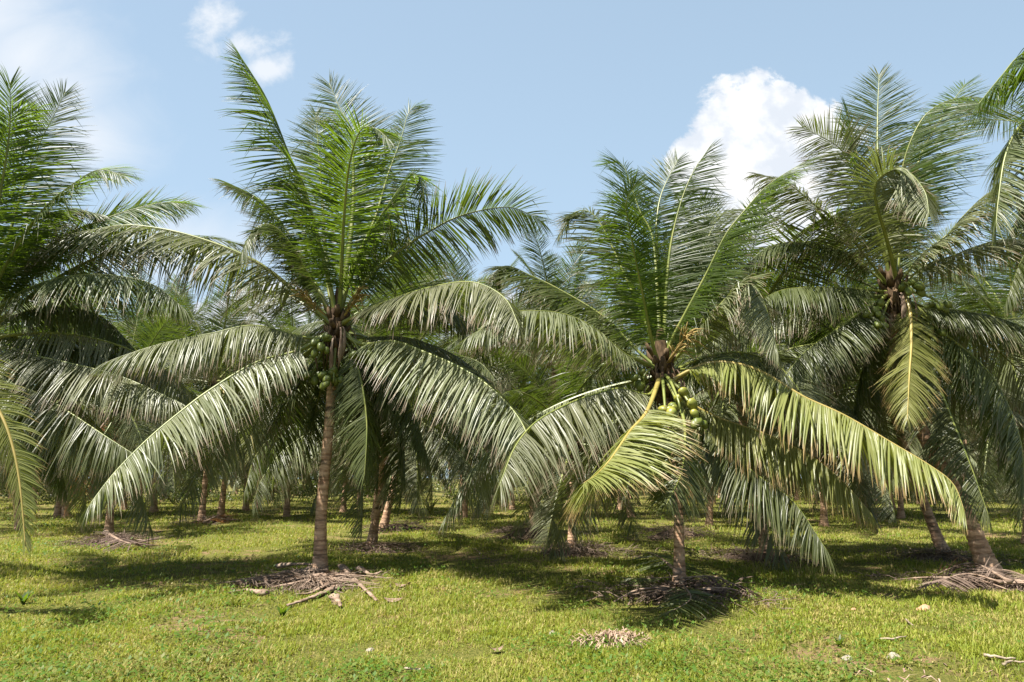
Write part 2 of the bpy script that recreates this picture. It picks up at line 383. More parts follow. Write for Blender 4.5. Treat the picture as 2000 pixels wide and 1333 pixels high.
HEAPS = []      # (x, y, radius) where litter keeps the grass down
def patch_noise(x, y, sc, seed):
    r = np.random.default_rng(seed); s = 0
    for k in range(6):
        a = r.uniform(0, 6.28); f = sc * r.uniform(0.6, 1.9)
        s = s + np.sin((x * math.cos(a) + y * math.sin(a)) * f + r.uniform(0, 6.28))
    return s / 6
def build_grass():
    rg = np.random.default_rng(5)
    n = 620000
    q = rg.random(n); d0, d1 = 4.6, 60.0
    y = 1 / (1 / d0 - q * (1 / d0 - 1 / d1)) * 1.0
    x = rg.uniform(-1, 1, n) * (0.86 * y + 1.5)
    keep = np.ones(n, bool)
    for hx, hy, hr in HEAPS:
        rr = np.hypot(x - hx, y - hy); keep &= ~((rr < hr) & (rg.random(n) > (rr / hr) ** 3 * 0.8))
    bald = patch_noise(x, y, 1.6, 3) + 0.5 * patch_noise(x, y, 4.5, 4)
    keep &= ~((bald > 0.24) & (rg.random(n) < 0.82))
    x, y = x[keep], y[keep]; n = len(x)
    z = ground_z(x, y)
    tall = 1 + 0.9 * patch_noise(x, y, 2.3, 8) + 0.5 * patch_noise(x, y, 7, 9) + 0.35 * patch_noise(x, y, 19, 10)
    h = np.clip((0.031 + 0.0016 * y) * tall * rg.uniform(0.4, 1.6, n), 0.012, 0.3)
    wd = (0.0038 + 0.0009 * y) * rg.uniform(0.7, 1.3, n)
    a = rg.uniform(0, 6.283, n); lean = rg.uniform(0.2, 1.35, n)
    D = np.stack([np.cos(a), np.sin(a), np.zeros(n)], 1); S = np.stack([-np.sin(a), np.cos(a), np.zeros(n)], 1)
    up = np.array([0, 0, 1.0])
    b0 = np.stack([x, y, z - 0.004], 1)
    m0 = b0 + (D * np.sin(lean * 0.6)[:, None] + up * np.cos(lean * 0.6)[:, None]) * (h * 0.55)[:, None]
    t0 = m0 + (D * np.sin(lean * 1.25)[:, None] + up * np.cos(lean * 1.25)[:, None]) * (h * 0.6)[:, None]
    w = S * wd[:, None] * 0.5
    V = np.stack([b0 - w, b0 + w, m0 + w * 0.85, m0 - w * 0.85, t0 + w * 0.12, t0 - w * 0.12], 1)
    o = np.arange(n)[:, None] * 6
    Q = np.concatenate([o + np.array([[0, 1, 2, 3]]), o + np.array([[3, 2, 4, 5]])], 0)
    me = make_mesh('grass', V.reshape(-1, 3), Q, ['grass_blade'], {'rnd': rg.random(n).repeat(6)})
    tag(link('grass', me), 'short sunlit grass covering the plantation floor', 'grass', None, 'stuff')
    # broad leaved weeds
    n = 90000
    q = rg.random(n); y = 1 / (1 / d0 - q * (1 / d0 - 1 / 40.0)); x = rg.uniform(-1, 1, n) * (0.86 * y + 1.5)
    pn = patch_noise(x, y, 1.1, 21) + 0.6 * patch_noise(x, y, 3.1, 22) - 0.12 * (x + 2) / 5
    keep = pn + rg.uniform(-0.3, 0.3, n) > 0.12
    for hx, hy, hr in HEAPS: keep &= np.hypot(x - hx, y - hy) > hr * 0.75
    x, y = x[keep], y[keep]; n = len(x); z = ground_z(x, y) + rg.uniform(0.02, 0.11, n) * (1 + 0.02 * y)
    a = rg.uniform(0, 6.283, n); el = rg.uniform(-0.35, 0.8, n); ln = (0.032 + 0.0018 * y) * rg.uniform(0.5, 1.6, n); wd = ln * rg.uniform(0.35, 0.6, n)
    D = np.stack([np.cos(a) * np.cos(el), np.sin(a) * np.cos(el), np.sin(el)], 1); S = np.stack([-np.sin(a), np.cos(a), rg.uniform(-0.3, 0.3, n)], 1)
    c = np.stack([x, y, z], 1)
    V = np.stack([c, c + D * (ln * 0.45)[:, None] + S * (wd * 0.5)[:, None], c + D * ln[:, None], c + D * (ln * 0.45)[:, None] - S * (wd * 0.5)[:, None]], 1)
    me = make_mesh('weeds', V.reshape(-1, 3), np.arange(n * 4).reshape(-1, 4), ['weed_leaf'], {'rnd': rg.random(n).repeat(4)})
    tag(link('weeds', me), 'low broad leaved weeds growing through the grass', 'weeds', None, 'stuff')

# ------------------------------------------------------------------ palm parts
def trunk_mesh(pts, r0, r1, seed):
    rg = np.random.default_rng(seed)
    P, L = catmull(pts, max(40, int(40 + 30 * 4)))
    n = len(P); s = np.linspace(0, L, n)
    rad = r0 + (r1 - r0) * (s / L) ** 0.6 + (0.035 * np.exp(-s / 0.12) + 0.055 * np.exp(-s / 0.5)) * (r0 / 0.10)
    step = 0.085; ph = (s + 0.02 * np.interp(s, np.linspace(0, L, 12), rg.uniform(-1, 1, 12))) / step % 1.0
    rad = rad * (1 + 0.055 * (0.5 - ph)) * (1 - 0.05 * (ph > 0.88))
    V, Q = tube(P, rad, 18, 1.0, (0, 1, 0.01), False)
    th = np.tile(np.linspace(0, 2 * math.pi, 18, endpoint=False), n)
    tilt = rg.uniform(-.03, .03, 40)
    k = 1 + 0.025 * np.sin(3 * th + np.repeat(s, 18) * 2.0) + 0.02 * rg.standard_normal(len(V))
    V = P.repeat(18, 0) + (V - P.repeat(18, 0)) * k[:, None]
    dark = np.clip((ph - 0.72) / 0.28, 0, 1) ** 1.5 * np.interp(s, np.linspace(0, L, 30), rg.uniform(0.3, 1, 30))
    return V, Q, dark.repeat(18)
def nut_geo(r, seed, axis):
    """ovoid with three soft ridges and a narrowed end"""
    rg = np.random.default_rng(seed); nu, nv = 12, 9
    th = np.linspace(0, 2 * math.pi, nu, endpoint=False); f = np.linspace(0.02, math.pi - 0.02, nv)
    TH, PHI = np.meshgrid(th, f)
    rr = np.sin(PHI) * (1 + 0.10 * np.cos(3 * TH)) * (1 - 0.14 * np.cos(PHI))
    V = np.stack([rr * np.cos(TH), rr * np.sin(TH), 1.34 * np.cos(PHI)], -1).reshape(-1, 3) * r
    q = Vector(axis).to_track_quat('Z', 'Y').to_matrix(); V = V @ np.array(q).T
    i, j = np.meshgrid(np.arange(nv - 1), np.arange(nu), indexing='ij')
    a = i * nu + j; b = i * nu + (j + 1) % nu
    Q = np.stack([a, a + nu, b + nu, b], -1).reshape(-1, 4)
    return V, Q

def crown_core(palm, base, C, sc, seed, full=True):
    """fibrous boot of old leaf bases under the fronds, plus hanging dry sheaths"""
    rg = np.random.default_rng(seed); bag = Bag()
    c = C - base
    P = np.array([c + [0, 0, z * sc] for z in np.linspace(-0.55, 0.75, 16)])
    rad = np.interp(np.linspace(0, 1, 16), [0, 0.2, 0.45, 0.75, 1], [0.10, 0.15, 0.16, 0.11, 0.05]) * sc
    bag.add(*tube(P, rad, 14, 1.0, (0, 1, 0.01)))
    for k in range(26 if full else 14):      # leaf base stubs, each a wedge hugging the stem
        a = k * 2.4; z = -0.5 + 0.03 * k
        o = np.array([math.cos(a), math.sin(a), 0])
        p0 = c + o * 0.12 * sc + [0, 0, z * sc]; p1 = p0 + (o * rg.uniform(0.10, 0.2) + [0, 0, rg.uniform(0.12, 0.28)]) * sc
        bag.add(*tube(np.array([p0, (p0 + p1) / 2 + o * 0.03 * sc, p1]), np.array([0.085, 0.06, 0.03]) * sc, 6, 0.5, (0, 0, 1)))
    for k in range(20 if full else 6):      # ragged hanging fibre strips
        a = rg.uniform(0, 6.28); o = np.array([math.cos(a), math.sin(a), 0]); l = rg.uniform(0.25, 0.75) * sc
        p0 = c + o * rg.uniform(0.14, 0.24) * sc + [0, 0, rg.uniform(-0.3, 0.25) * sc]
        pts = np.array([p0, p0 + o * 0.06 * sc + [0, 0, -0.35 * l], p0 + o * 0.05 * sc + [0, 0, -l]])
        bag.add(*tube(pts, np.array([0.03, 0.02, 0.006]) * sc, 5, 0.3, o))
    link('leaf_base', bag.mesh('leaf_base', ['fibre'], True), palm)

def spathes(palm, base, C, sc, seed, n=5):
    rg = np.random.default_rng(seed); c = C - base
    for k in range(n):
        a = rg.uniform(math.pi * 1.05, math.pi * 2.1); o = np.array([math.cos(a), math.sin(a), 0]); l = rg.uniform(0.5, 0.95) * sc
        p = c + o * 0.16 * sc + [0, 0, rg.uniform(-0.3, 0.05) * sc]
        P, _ = catmull([p, p + o * 0.16 * sc + [0, 0, -0.10 * l], p + o * 0.2 * sc + [0, 0, -0.5 * l], p + o * 0.12 * sc + [0, 0, -l]], 12)
        link('dry_spathe', make_mesh('dry_spathe', *tube(P, np.interp(np.linspace(0, 1, 12), [0, .35, .7, 1], [.016, .022, .045, .008]) * sc, 7, 0.45, o), ['rib_dead'], smooth=True), palm)

def bunch(palm, base, p_att, p_hang, n, sc, seed, mat):
    """a stalk with n nuts around its end; each nut is a part"""
    rg = np.random.default_rng(seed)
    a = p_att - base; b = p_hang - base
    mid = (a + b) / 2 + np.array([0, 0, 0.12 * sc])
    P, _ = catmull([a, mid, b, b + [0, 0, -0.18 * sc]], 14)
    link('bunch_stalk', (lambda t: make_mesh('bunch_stalk', t[0], t[1], ['rib_green'], smooth=True))(tube(P, np.linspace(0.035, 0.015, 14) * sc, 6)), palm)
    for k in range(n):
        d = unit(rg.normal(0, 1, 3) * [1, 1, 0.75]); r = rg.uniform(0.055, 0.080) * sc
        c = b + d * rg.uniform(0.6, 1.15) * (0.11 + 0.011 * n) * sc + [0, 0, -0.06 * sc]
        V, Q = nut_geo(r, seed + k, unit(d * 0.6 + np.array([0, 0, -0.55])))
        o = link('coconut', make_mesh('coconut', V, Q, [mat if rg.random() < 0.75 else 'nut_green'], smooth=True), palm, c)
        ca = unit(b - c + np.array([0, 0, 0.12])); tp = ca * r * 1.0
        cp_ = tube(np.array([tp * 0.85, tp * 1.12, tp * 1.3]), np.array([0.45, 0.36, 0.08]) * r, 7)
        link('cap', make_mesh('cap', *cp_, ['nut_cap'], smooth=True), o)

def flower_spray(palm, base, C, dirv, sc, seed):
    rg = np.random.default_rng(seed); bag = Bag(); c = C - base
    d = unit(np.array(dirv, float)); tip = c + d * 0.85 * sc
    bag.add(*tube(np.array([c + d * 0.1 * sc, c + d * 0.5 * sc, tip]), np.array([0.03, 0.022, 0.008]) * sc, 6))
    for k in range(34):
        p0 = c + d * rg.uniform(0.35, 0.85) * sc; e = unit(d + rg.normal(0, 0.45, 3)); l = rg.uniform(0.2, 0.42) * sc
        P = np.array([p0, p0 + e * l * 0.5, p0 + e * l + [0, 0, -0.09 * sc]])
        bag.add(*tube(P, np.array([0.009, 0.012, 0.005]) * sc, 4))
    link('flower_spray', bag.mesh('flower_spray', ['flower'], True), palm)

SEED = [100]
def nseed():
    SEED[0] += 7; return SEED[0]
RIB = {'young_leaf': 'rib_green', 'mature_leaf': 'rib_green', 'old_leaf': 'rib_green', 'yellowing_leaf': 'rib_yellow', 'rusty_leaf': 'rib_dead', 'dead_leaf': 'rib_dead'}
FLOG = []
def add_frond(palm, base, C, ctrl, age, twist, mat, label=None, **kw):
    g, rib, L = frond_geo(ctrl, nseed(), age, twist, **kw)
    me = make_mesh('frond', g[0] - C, g[1], [mat], {'rnd': g[2][:, 0], 'lt': g[2][:, 1]})
    o = link('frond', me, palm, C - base)
    link('midrib', make_mesh('midrib', rib[0] - C, rib[1], [RIB[mat]], smooth=True), o)
    if label: o['label'] = label
    return L

# shared fronds for the trees farther back, by how steeply they leave the crown
LIB = []
def build_lib():
    spec = [(84, 22, .05), (76, 34, .12), (66, 46, .2), (54, 58, .35), (40, 66, .5), (26, 72, .62), (10, 70, .75), (-8, 60, .85), (-28, 46, .9), (-48, 34, .95)]
    for k, (e0, bend, age) in enumerate(spec):
        for var in range(2):
            mat = 'young_leaf' if age < 0.1 else ('mature_leaf' if age < 0.7 else 'old_leaf')
            g, rib, L = frond_geo(arch(0, e0, bend, 5.0 if e0 < 80 else 4.3, (-18, 22)[var]), 900 + 13 * k + var, age, (-28, 32)[var], nl=165, wid=0.032, segs=3)
            bag = Bag(); bag.add(g[0], g[1], 0, g[2]); bag.add(rib[0], rib[1], 1)
            LIB.append((e0, bag, mat, bag.mesh('frond', [mat, RIB[mat]]), L))
build_lib()

def lib_frond(palm, loc, az, cls, sc, var=None):
    var = random.random() < 0.5 if var is None else var
    e0, bag, mat, me, L = LIB[cls * 2 + int(var)]
    o = link('frond', me, palm, loc, R(az)); o.scale = (sc, sc, sc)
    return o

def palm_trunk(palm, base, pts, r0, r1):
    V, Q, dk = trunk_mesh([p - base for p in pts], r0, r1, nseed())
    link('trunk', make_mesh('trunk', V, Q, ['trunk_bark'], {'ring': dk}, smooth=True), palm)

def hero_palm(label, group, basepx, Y, crownpx, trunkpx, fronds, fill=(), r0=0.100, r1=0.086, nuts=(), flowers=(), base=None, dY=0.0, sc=1.0):
    """fronds: (tip depth offset, age, twist, material, [(px,py)...]) seen in the photograph"""
    if base is None: base = on_ground(*basepx)
    base[2] = float(ground_z(base[0], base[1])) - 0.03
    Yc = Y + dY
    C = at(*crownpx, Yc)
    palm = thing('coconut_palm', label, 'palm tree', base, group)
    pts = [base] + [at(px, py, base[1] + (Yc - base[1]) * k) for px, py, k in trunkpx] + [C + [0, 0, -0.25]]
    palm_trunk(palm, base, pts, r0, r1)
    crown_core(palm, base, C, sc, nseed()); spathes(palm, base, C, sc, nseed())
    for k, fr in enumerate(fronds):
        D, age, tw, mat, pp = fr[:5]; kw = fr[5] if len(fr) > 5 else {}
        pp = np.array([crownpx] + list(pp), float)
        s = np.concatenate([[0], np.cumsum(np.linalg.norm(np.diff(pp, axis=0), axis=1))]); s /= s[-1]
        pw = kw.get('pw', 1.0)
        ctrl = np.array([at(p[0], p[1], Yc + D * q ** pw) for p, q in zip(pp, s)])
        kw = {a: b for a, b in kw.items() if a != 'pw'}
        L = add_frond(palm, base, C, ctrl, age, tw, mat, **kw)
        FLOG.append((group, label[:24], k, round(float(L), 2)))
    for az, cls, fs in fill:
        o = np.array([math.cos(R(az)), math.sin(R(az)), 0]) * 0.1
        lib_frond(palm, C - base + o + [0, 0, 0.1 - 0.03 * cls], az, cls, fs)
    for (ax, ay, dy, n, mat) in nuts:
        bunch(palm, base, C + [0, 0, -0.05], at(ax, ay, Yc + dy), n, sc, nseed(), mat)
    for dv in flowers: flower_spray(palm, base, C, dv, sc, nseed())
    return palm, base, C

YO, MA, OL, YE = 'young_leaf', 'mature_leaf', 'old_leaf', 'yellowing_leaf'
HG = 'front row coconut palms'

# ---- the palm left of the middle
p1 = [
 (-0.9, .12, 14, YO, [(645, 560), (596, 372), (570, 317), (521, 194), (470, 112)], dict(v0=-42, grav0=.04)),
 (-1.7, .22, 8, YO, [(664, 590), (671, 437), (682, 325), (703, 257), (730, 250), (760, 272)]),
 (1.6, .15, -20, YO, [(640, 540), (630, 400), (622, 290), (617, 222)]),
 (1.2, .08, 10, YO, [(672, 560), (690, 400), (686, 262), (665, 215), (643, 163)]),
 (1.0, .15, 40, YO, [(690, 520), (731, 430), (757, 344), (784, 269), (797, 222), (812, 208)], dict(v0=-25, grav0=.05)),
 (-0.4, .30, 25, YO, [(680, 560), (716, 470), (765, 390), (800, 345), (822, 350), (826, 390)]),
 (0.4, .30, -38, MA, [(712, 550), (780, 490), (832, 456), (889, 426), (952, 409), (1005, 407), (1062, 434)]),
 (-2.6, .62, 14, OL, [(690, 620), (760, 588), (850, 560), (925, 552), (985, 582), (1015, 640)]),
 (-3.0, .66, 10, OL, [(705, 672), (770, 668), (825, 687), (889, 714), (945, 747), (994, 792), (1025, 838), (1040, 900)]),
 (-0.2, .80, 0, OL, [(600, 590), (500, 512), (375, 462), (262, 441), (187, 449), (112, 467), (45, 516)]),
 (-1.6, .85, 0, OL, [(607, 661), (500, 637), (412, 652), (319, 671), (244, 694), (200, 711)]),
 (-3.0, .80, 8, OL, [(585, 684), (500, 709), (412, 761), (356, 802), (292, 855), (225, 922), (172, 990)], dict(wid=0.030, lscale=.95)),
 (1.2, .45, 20, MA, [(620, 560), (560, 450), (510, 392), (442, 358)]),
 (-0.8, .5, -20, MA, [(620, 570), (570, 480), (530, 440), (495, 450), (470, 500)]),
 (1.2, .95, 0, MA, [(690, 690), (740, 720), (775, 800), (790, 900), (780, 985)]),
 (-0.9, .95, 15, MA, [(672, 660), (700, 720), (716, 820), (712, 930)]),
 (0.8, .95, 0, MA, [(690, 680), (725, 740), (742, 840), (738, 950)]),
 (0.4, .95, 10, MA, [(690, 670), (750, 715), (805, 800), (838, 900)]),
 (1.6, .9, 0, MA, [(630, 690), (590, 740), (550, 820), (525, 910)]),
 (1.0, .95, 0, MA, [(640, 700), (622, 780), (600, 880)]),
 (2.0, .9, 0, OL, [(690, 660), (790, 660), (880, 690), (950, 740)]),
 (1.5, .7, 0, MA, [(720, 600), (800, 580), (880, 600), (950, 660)]),
]
hero_palm('tall coconut palm with pale brown ringed trunk rising from a heap of dead stalks', HG, (625, 1125), 12.4, (658, 640),
          [(628, 1000, .3), (640, 860, .55), (650, 740, .8)], p1,
          fill=[(40, 4, .85), (150, 4, .8), (110, 5, .9), (75, 6, 1), (130, 7, .95), (80, 9, .85), (160, 8, .9)],
          nuts=[(630, 672, -0.3, 7, 'nut_green'), (704, 690, -0.4, 6, 'nut_green'), (612, 726, -0.1, 4, 'nut_green'), (652, 735, -0.3, 9, 'nut_green')],
          flowers=[(-0.7, -0.2, 0.7), (0.5, -0.4, 0.6)])

# ---- the palm right of the middle
p2 = [
 (-1.5, .25, -22, YO, [(1275, 674), (1260, 599), (1241, 505), (1226, 430), (1223, 396), (1240, 360)], dict(v0=-14, grav0=.10)),
 (1.3, .08, 10, YO, [(1285, 600), (1275, 467), (1249, 411), (1230, 355), (1215, 322), (1188, 318)]),
 (1.6, .15, 20, YO, [(1294, 580), (1282, 467), (1290, 385), (1324, 312)]),
 (0.4, .10, 20, YO, [(1300, 600), (1303, 542), (1312, 467), (1331, 392), (1354, 336), (1383, 292)], dict(v0=-35, grav0=.04)),
 (-0.8, .15, 18, YO, [(1310, 670), (1340, 610), (1380, 535), (1417, 460), (1455, 411), (1500, 362), (1568, 318)], dict(v0=-28, grav0=.05)),
 (1.3, .35, -25, MA, [(1265, 640), (1230, 560), (1180, 450), (1150, 414), (1118, 418), (1094, 455)]),
 (1.5, .3, 20, MA, [(1310, 640), (1360, 520), (1400, 430), (1430, 410)]),
 (-1.6, .75, 0, OL, [(1250, 705), (1219, 692), (1162, 644), (1110, 617), (1050, 608), (994, 614), (911, 660)]),
 (1.2, .6, 0, MA, [(1250, 690), (1180, 620), (1100, 570), (1040, 540), (985, 520), (960, 560)]),
 (-2.6, .80, 0, OL, [(1269, 771), (1212, 760), (1160, 771), (1100, 794), (1044, 827), (1005, 875), (975, 950)], dict(wid=0.033, lscale=1.1)),
 (-3.6, .55, 25, YE, [(1265, 801), (1231, 842), (1194, 895), (1167, 925), (1140, 944)], dict(wid=0.036, bare=.32)),
 (-3.0, .80, -10, MA, [(1330, 800), (1338, 857), (1330, 925), (1302, 985)], dict(bare=.42, lscale=.75)),
 (-2.5, .72, 5, YE, [(1300, 760), (1325, 737), (1381, 711), (1437, 711), (1494, 730), (1569, 775), (1650, 812), (1750, 870), (1817, 910), (1862, 946), (1884, 1000)], dict(wid=0.034, bare=.16, lscale=.92)),
 (-1.2, .85, 0, YE, [(1340, 780), (1400, 815), (1500, 850), (1590, 895), (1650, 945), (1695, 995)]),
 (-1.4, .85, 0, MA, [(1330, 800), (1400, 860), (1475, 925), (1550, 981), (1618, 1080)]),
 (-1.2, .55, 0, OL, [(1320, 700), (1370, 640), (1430, 570), (1462, 548), (1492, 590), (1520, 690)]),
 (1.5, .8, 0, MA, [(1350, 720), (1430, 700), (1510, 740), (1570, 800)]),
]
hero_palm('shorter coconut palm with yellow-brown trunk and yellow-green front fronds', HG, (1328, 1150), 11.5, (1293, 725),
          [(1325, 1000, .3), (1318, 880, .6)], p2,
          fill=[(75, 3, .8), (150, 4, .85), (30, 5, .9), (100, 5, 1), (170, 7, .9), (70, 7, .9), (120, 8, .9), (40, 8, .9)],
          nuts=[(1258, 735, -0.2, 5, 'nut_green'), (1326, 786, -1.0, 11, 'nut_yellow'), (1366, 822, -0.95, 5, 'nut_green'), (1300, 812, -1.0, 4, 'nut_yellow')],
          flowers=[(0.3, -0.6, 0.5)], r0=0.070, r1=0.072)

# ---- the palm on the right
p3 = [
 (-2.0, .35, -18, OL, [(1750, 545), (1732, 469), (1712, 401), (1710, 362), (1732, 338), (1768, 332), (1805, 372), (1815, 420)], dict(v0=-30, grav0=.14)),
 (1.0, .05, 8, YO, [(1735, 430), (1716, 320), (1714, 230), (1717, 146)]),
 (0.6, .12, 40, YO, [(1725, 460), (1691, 356), (1673, 297), (1655, 215)]),
 (-0.4, .25, 35, OL, [(1720, 470), (1680, 365), (1655, 315), (1633, 284), (1566, 248)]),
 (-0.7, .12, 30, YO, [(1755, 430), (1765, 320), (1795, 243), (1831, 207), (1885, 190), (1935, 194)], dict(v0=-25, grav0=.04)),
 (1.2, .15, 20, YO, [(1765, 430), (1800, 300), (1850, 215), (1885, 165)]),
 (-1.2, .45, 0, OL, [(1795, 504), (1849, 460), (1885, 419), (1930, 378), (1975, 365), (2010, 410)]),
 (-0.6, .6, 0, OL, [(1804, 522), (1862, 500), (1907, 482), (1966, 468), (2040, 480), (2100, 520)]),
 (-0.8, .8, 0, MA, [(1780, 600), (1850, 605), (1905, 612), (1952, 622), (2040, 660), (2090, 720)]),
 (-1.9, .72, 0, YE, [(1765, 575), (1777, 605), (1780, 667), (1776, 735), (1772, 822)], dict(wid=0.030, lscale=.8)),
 (-0.7, .6, 0, OL, [(1690, 500), (1640, 440), (1592, 401), (1534, 356), (1480, 340)]),
 (0.5, .7, 0, MA, [(1700, 530), (1646, 488), (1570, 473), (1502, 482), (1455, 520)]),
 (-0.6, .8, 0, MA, [(1696, 567), (1615, 562), (1525, 568), (1450, 610)]),
 (-0.8, .85, 0, MA, [(1700, 600), (1640, 640), (1570, 690), (1515, 760)]),
 (-0.6, .9, 0, MA, [(1790, 620), (1860, 665), (1940, 740), (1990, 850), (2000, 960)]),
 (-1.1, .9, 10, MA, [(1775, 640), (1815, 710), (1862, 825), (1898, 915), (1932, 1010)]),
 (1.0, .9, 0, MA, [(1720, 640), (1680, 740), (1660, 860)]),
 (1.0, .85, 0, MA, [(1690, 610), (1640, 680), (1590, 780)]),
]
hero_palm('leaning coconut palm with thick grey-brown trunk and loaded green nut bunches', HG, (1938, 1125), 12.7, (1745, 572),
          [(1876, 982, .3), (1800, 840, .55), (1750, 700, .8)], p3,
          fill=[(130, 4, .8), (100, 5, .9), (160, 6, .9), (50, 6, .95), (110, 7, .9), (20, 7, .9), (75, 8, .9)],
          nuts=[(1712, 605, -0.3, 8, 'nut_green'), (1775, 556, -0.4, 7, 'nut_green'), (1832, 590, -0.3, 7, 'nut_green'), (1720, 640, -0.35, 9, 'nut_green'), (1830, 640, -0.3, 6, 'nut_green')],
          r0=0.135, r1=0.105)

# ---- the palm at the left edge
p4 = [
 (-1.0, .15, 12, YO, [(-30, 520), (0, 380), (18, 260), (20, 160)]),
 (0.6, .12, 40, YO, [(0, 520), (50, 350), (80, 275), (98, 240), (128, 180)]),
 (-0.8, .25, 42, YO, [(0, 540), (49, 456), (94, 400), (150, 355), (195, 332), (245, 345)]),
 (1.2, .3, 40, YO, [(30, 560), (110, 470), (206, 428), (262, 409), (322, 396), (370, 400)]),
 (-0.8, .15, 30, YO, [(-40, 480), (-20, 330), (20, 240), (70, 210)]),
 (-0.4, .8, 0, MA, [(0, 600), (75, 557), (150, 539), (225, 539), (300, 557), (362, 605)]),
 (0.3, .8, 0, MA, [(0, 652), (64, 668), (150, 681), (225, 694), (300, 730)]),
 (-0.8, .85, 0, OL, [(50, 690), (131, 709), (206, 727), (262, 746), (358, 790)]),
 (-1.3, .95, 0, MA, [(0, 735), (75, 770), (142, 810), (210, 855), (262, 888)]),
 (0.6, .8, 0, MA, [(20, 620), (110, 600), (200, 620), (270, 690)]),
 (0.8, .5, 10, MA, [(-20, 560), (60, 460), (130, 410), (200, 420)]),
 (1.0, .9, 0, MA, [(0, 720), (60, 790), (110, 880), (130, 960)]),
]
bl = on_ground(-70, 1110)
hero_palm('palm at the left edge with broad dark green fronds filling the upper corner', HG, None, 11.8, (-45, 655),
          [(-60, 900, .4)], p4,
          fill=[(60, 2, 1), (20, 3, 1), (90, 4, 1), (0, 6, .9), (45, 6, .95), (75, 8, .9), (15, 8, .9), (130, 3, 1), (180, 5, 1), (220, 4, 1)], base=bl)

# ---- palms standing just outside the frame whose fronds reach in
pr = [
 (-0.6, .35, 20, YO, [(2180, 230), (2080, 100), (2000, 105), (1955, 150), (1910, 205)]),
 (-0.9, .6, 12, MA, [(2120, 300), (2060, 240), (2000, 240), (1965, 300), (1950, 390), (1945, 445)]),
 (-0.5, .6, 12, MA, [(2150, 340), (2090, 330), (2020, 370), (1975, 450)]),
 (0.8, .8, 12, MA, [(2130, 420), (2060, 440), (2000, 500), (1965, 590)]),
]
hero_palm('palm beyond the right edge whose top fronds reach into the sky', HG, None, 10.8, (2240, 420), [(2280, 800, .5)], pr,
          fill=[(90, 2, 1), (45, 4, 1), (0, 5, 1), (300, 5, 1), (250, 8, .7)], base=on_ground(2330, 1150))
pl = [
 (-0.9, .75, 65, YE, [(-90, 690), (-40, 740), (0, 806), (22, 862), (38, 940), (50, 1068)], dict(wid=0.030, lscale=.40)),
]
hero_palm('palm beyond the left edge with one yellowing frond hanging into view', HG, None, 8.6, (-330, 690), [(-350, 900, .5)], pl,
          fill=[(150, 2, .9), (200, 4, 1), (100, 1, .9), (240, 5, 1), (170, 7, .9)], base=on_ground(-340, 1230))

# ------------------------------------------------------------------ palms of the rows behind
def mid_palm(label, group, basepx, crownpx, n=18, seed=1, sc=0.92, nuts=0, dry=0, hi=8, lo=0, dY=0.0, fronds=()):
    rnd = random.Random(seed); random.seed(seed)
    base = on_ground(*basepx); base[2] = float(ground_z(base[0], base[1])) - 0.03
    C = at(*crownpx, base[1] + dY)
    palm = thing('coconut_palm', label, 'palm tree', base, group)
    mid = (base + C) / 2; mid[2] = (base[2] + C[2]) * 0.5
    k = (C - base) * [1, 1, 0]
    palm_trunk(palm, base, [base, base + k * 0.38 + [0, 0, (C[2] - base[2]) * 0.32], base + k * 0.72 + [0, 0, (C[2] - base[2]) * 0.66], C + [0, 0, -0.2]], 0.105 * sc / 0.92, 0.085)
    crown_core(palm, base, C, 0.95, seed, False)
    a0 = rnd.uniform(0, 360)
    for i in range(n):
        cls = min(hi, max(lo, int((i + 0.5) / n * 10)))
        az = a0 + i * 137.5 + rnd.uniform(-12, 12)
        o = np.array([math.cos(R(az)), math.sin(R(az)), 0]) * 0.1
        lib_frond(palm, C - base + o + [0, 0, 0.12 - 0.03 * cls], az, cls, sc * rnd.uniform(0.88, 1.08))
    for D, age, tw, mat, pp in fronds:
        pp = np.array([crownpx] + list(pp), float); q = np.concatenate([[0], np.cumsum(np.linalg.norm(np.diff(pp, axis=0), axis=1))]); q /= q[-1]
        add_frond(palm, base, C, np.array([at(a[0], a[1], C[1] + D * b) for a, b in zip(pp, q)]), age, tw, mat, nl=140)
    for i in range(nuts):
        a = rnd.uniform(200, 340)
        bunch(palm, base, C, C + np.array([math.cos(R(a)) * 0.35, math.sin(R(a)) * 0.35, -0.35 - 0.1 * i]), 5, 0.95, seed + i, 'nut_green')
    for i in range(dry):
        az = rnd.uniform(200, 340)
        add_frond(palm, base, C, C + arch(az, -50, 38, 3.6), .95, 0, 'rusty_leaf', 'dry rusty orange frond hanging dead', nl=60, segs=3)
    return palm
MG = 'second row coconut palms'
mid_palm('palm with dark twin-looking trunk close behind the pale ringed trunk', MG, (725, 1066), (770, 745), 17, 11, .84, 2, fronds=[
    (-1.6, .85, 0, MA, [(700, 780), (610, 815), (545, 845), (500, 890), (478, 960)]), (-2.4, .85, 0, OL, [(700, 800), (625, 835), (560, 875), (515, 930), (492, 990)]),
    (-2.2, .85, 0, OL, [(815, 815), (860, 850), (905, 895), (940, 945), (955, 1000)]), (-1.4, .85, 0, MA, [(830, 800), (890, 830), (950, 885), (985, 950)]),
    (-1.8, .95, 0, MA, [(775, 800), (770, 880), (755, 980)])])
mid_palm('slim dark trunk palm standing half behind the dark double trunk', MG, (748, 1036), (815, 700), 18, 12, .95, 1)
mid_palm('palm with short orange-lit trunk base over a ring of brown litter', MG, (212, 1042), (235, 790), 15, 13, .85, 1, 1, hi=7, fronds=[
    (-1.5, .9, 0, OL, [(280, 780), (315, 830), (335, 900), (342, 960)]), (-1.8, .9, 0, MA, [(215, 830), (185, 880), (160, 930)])])
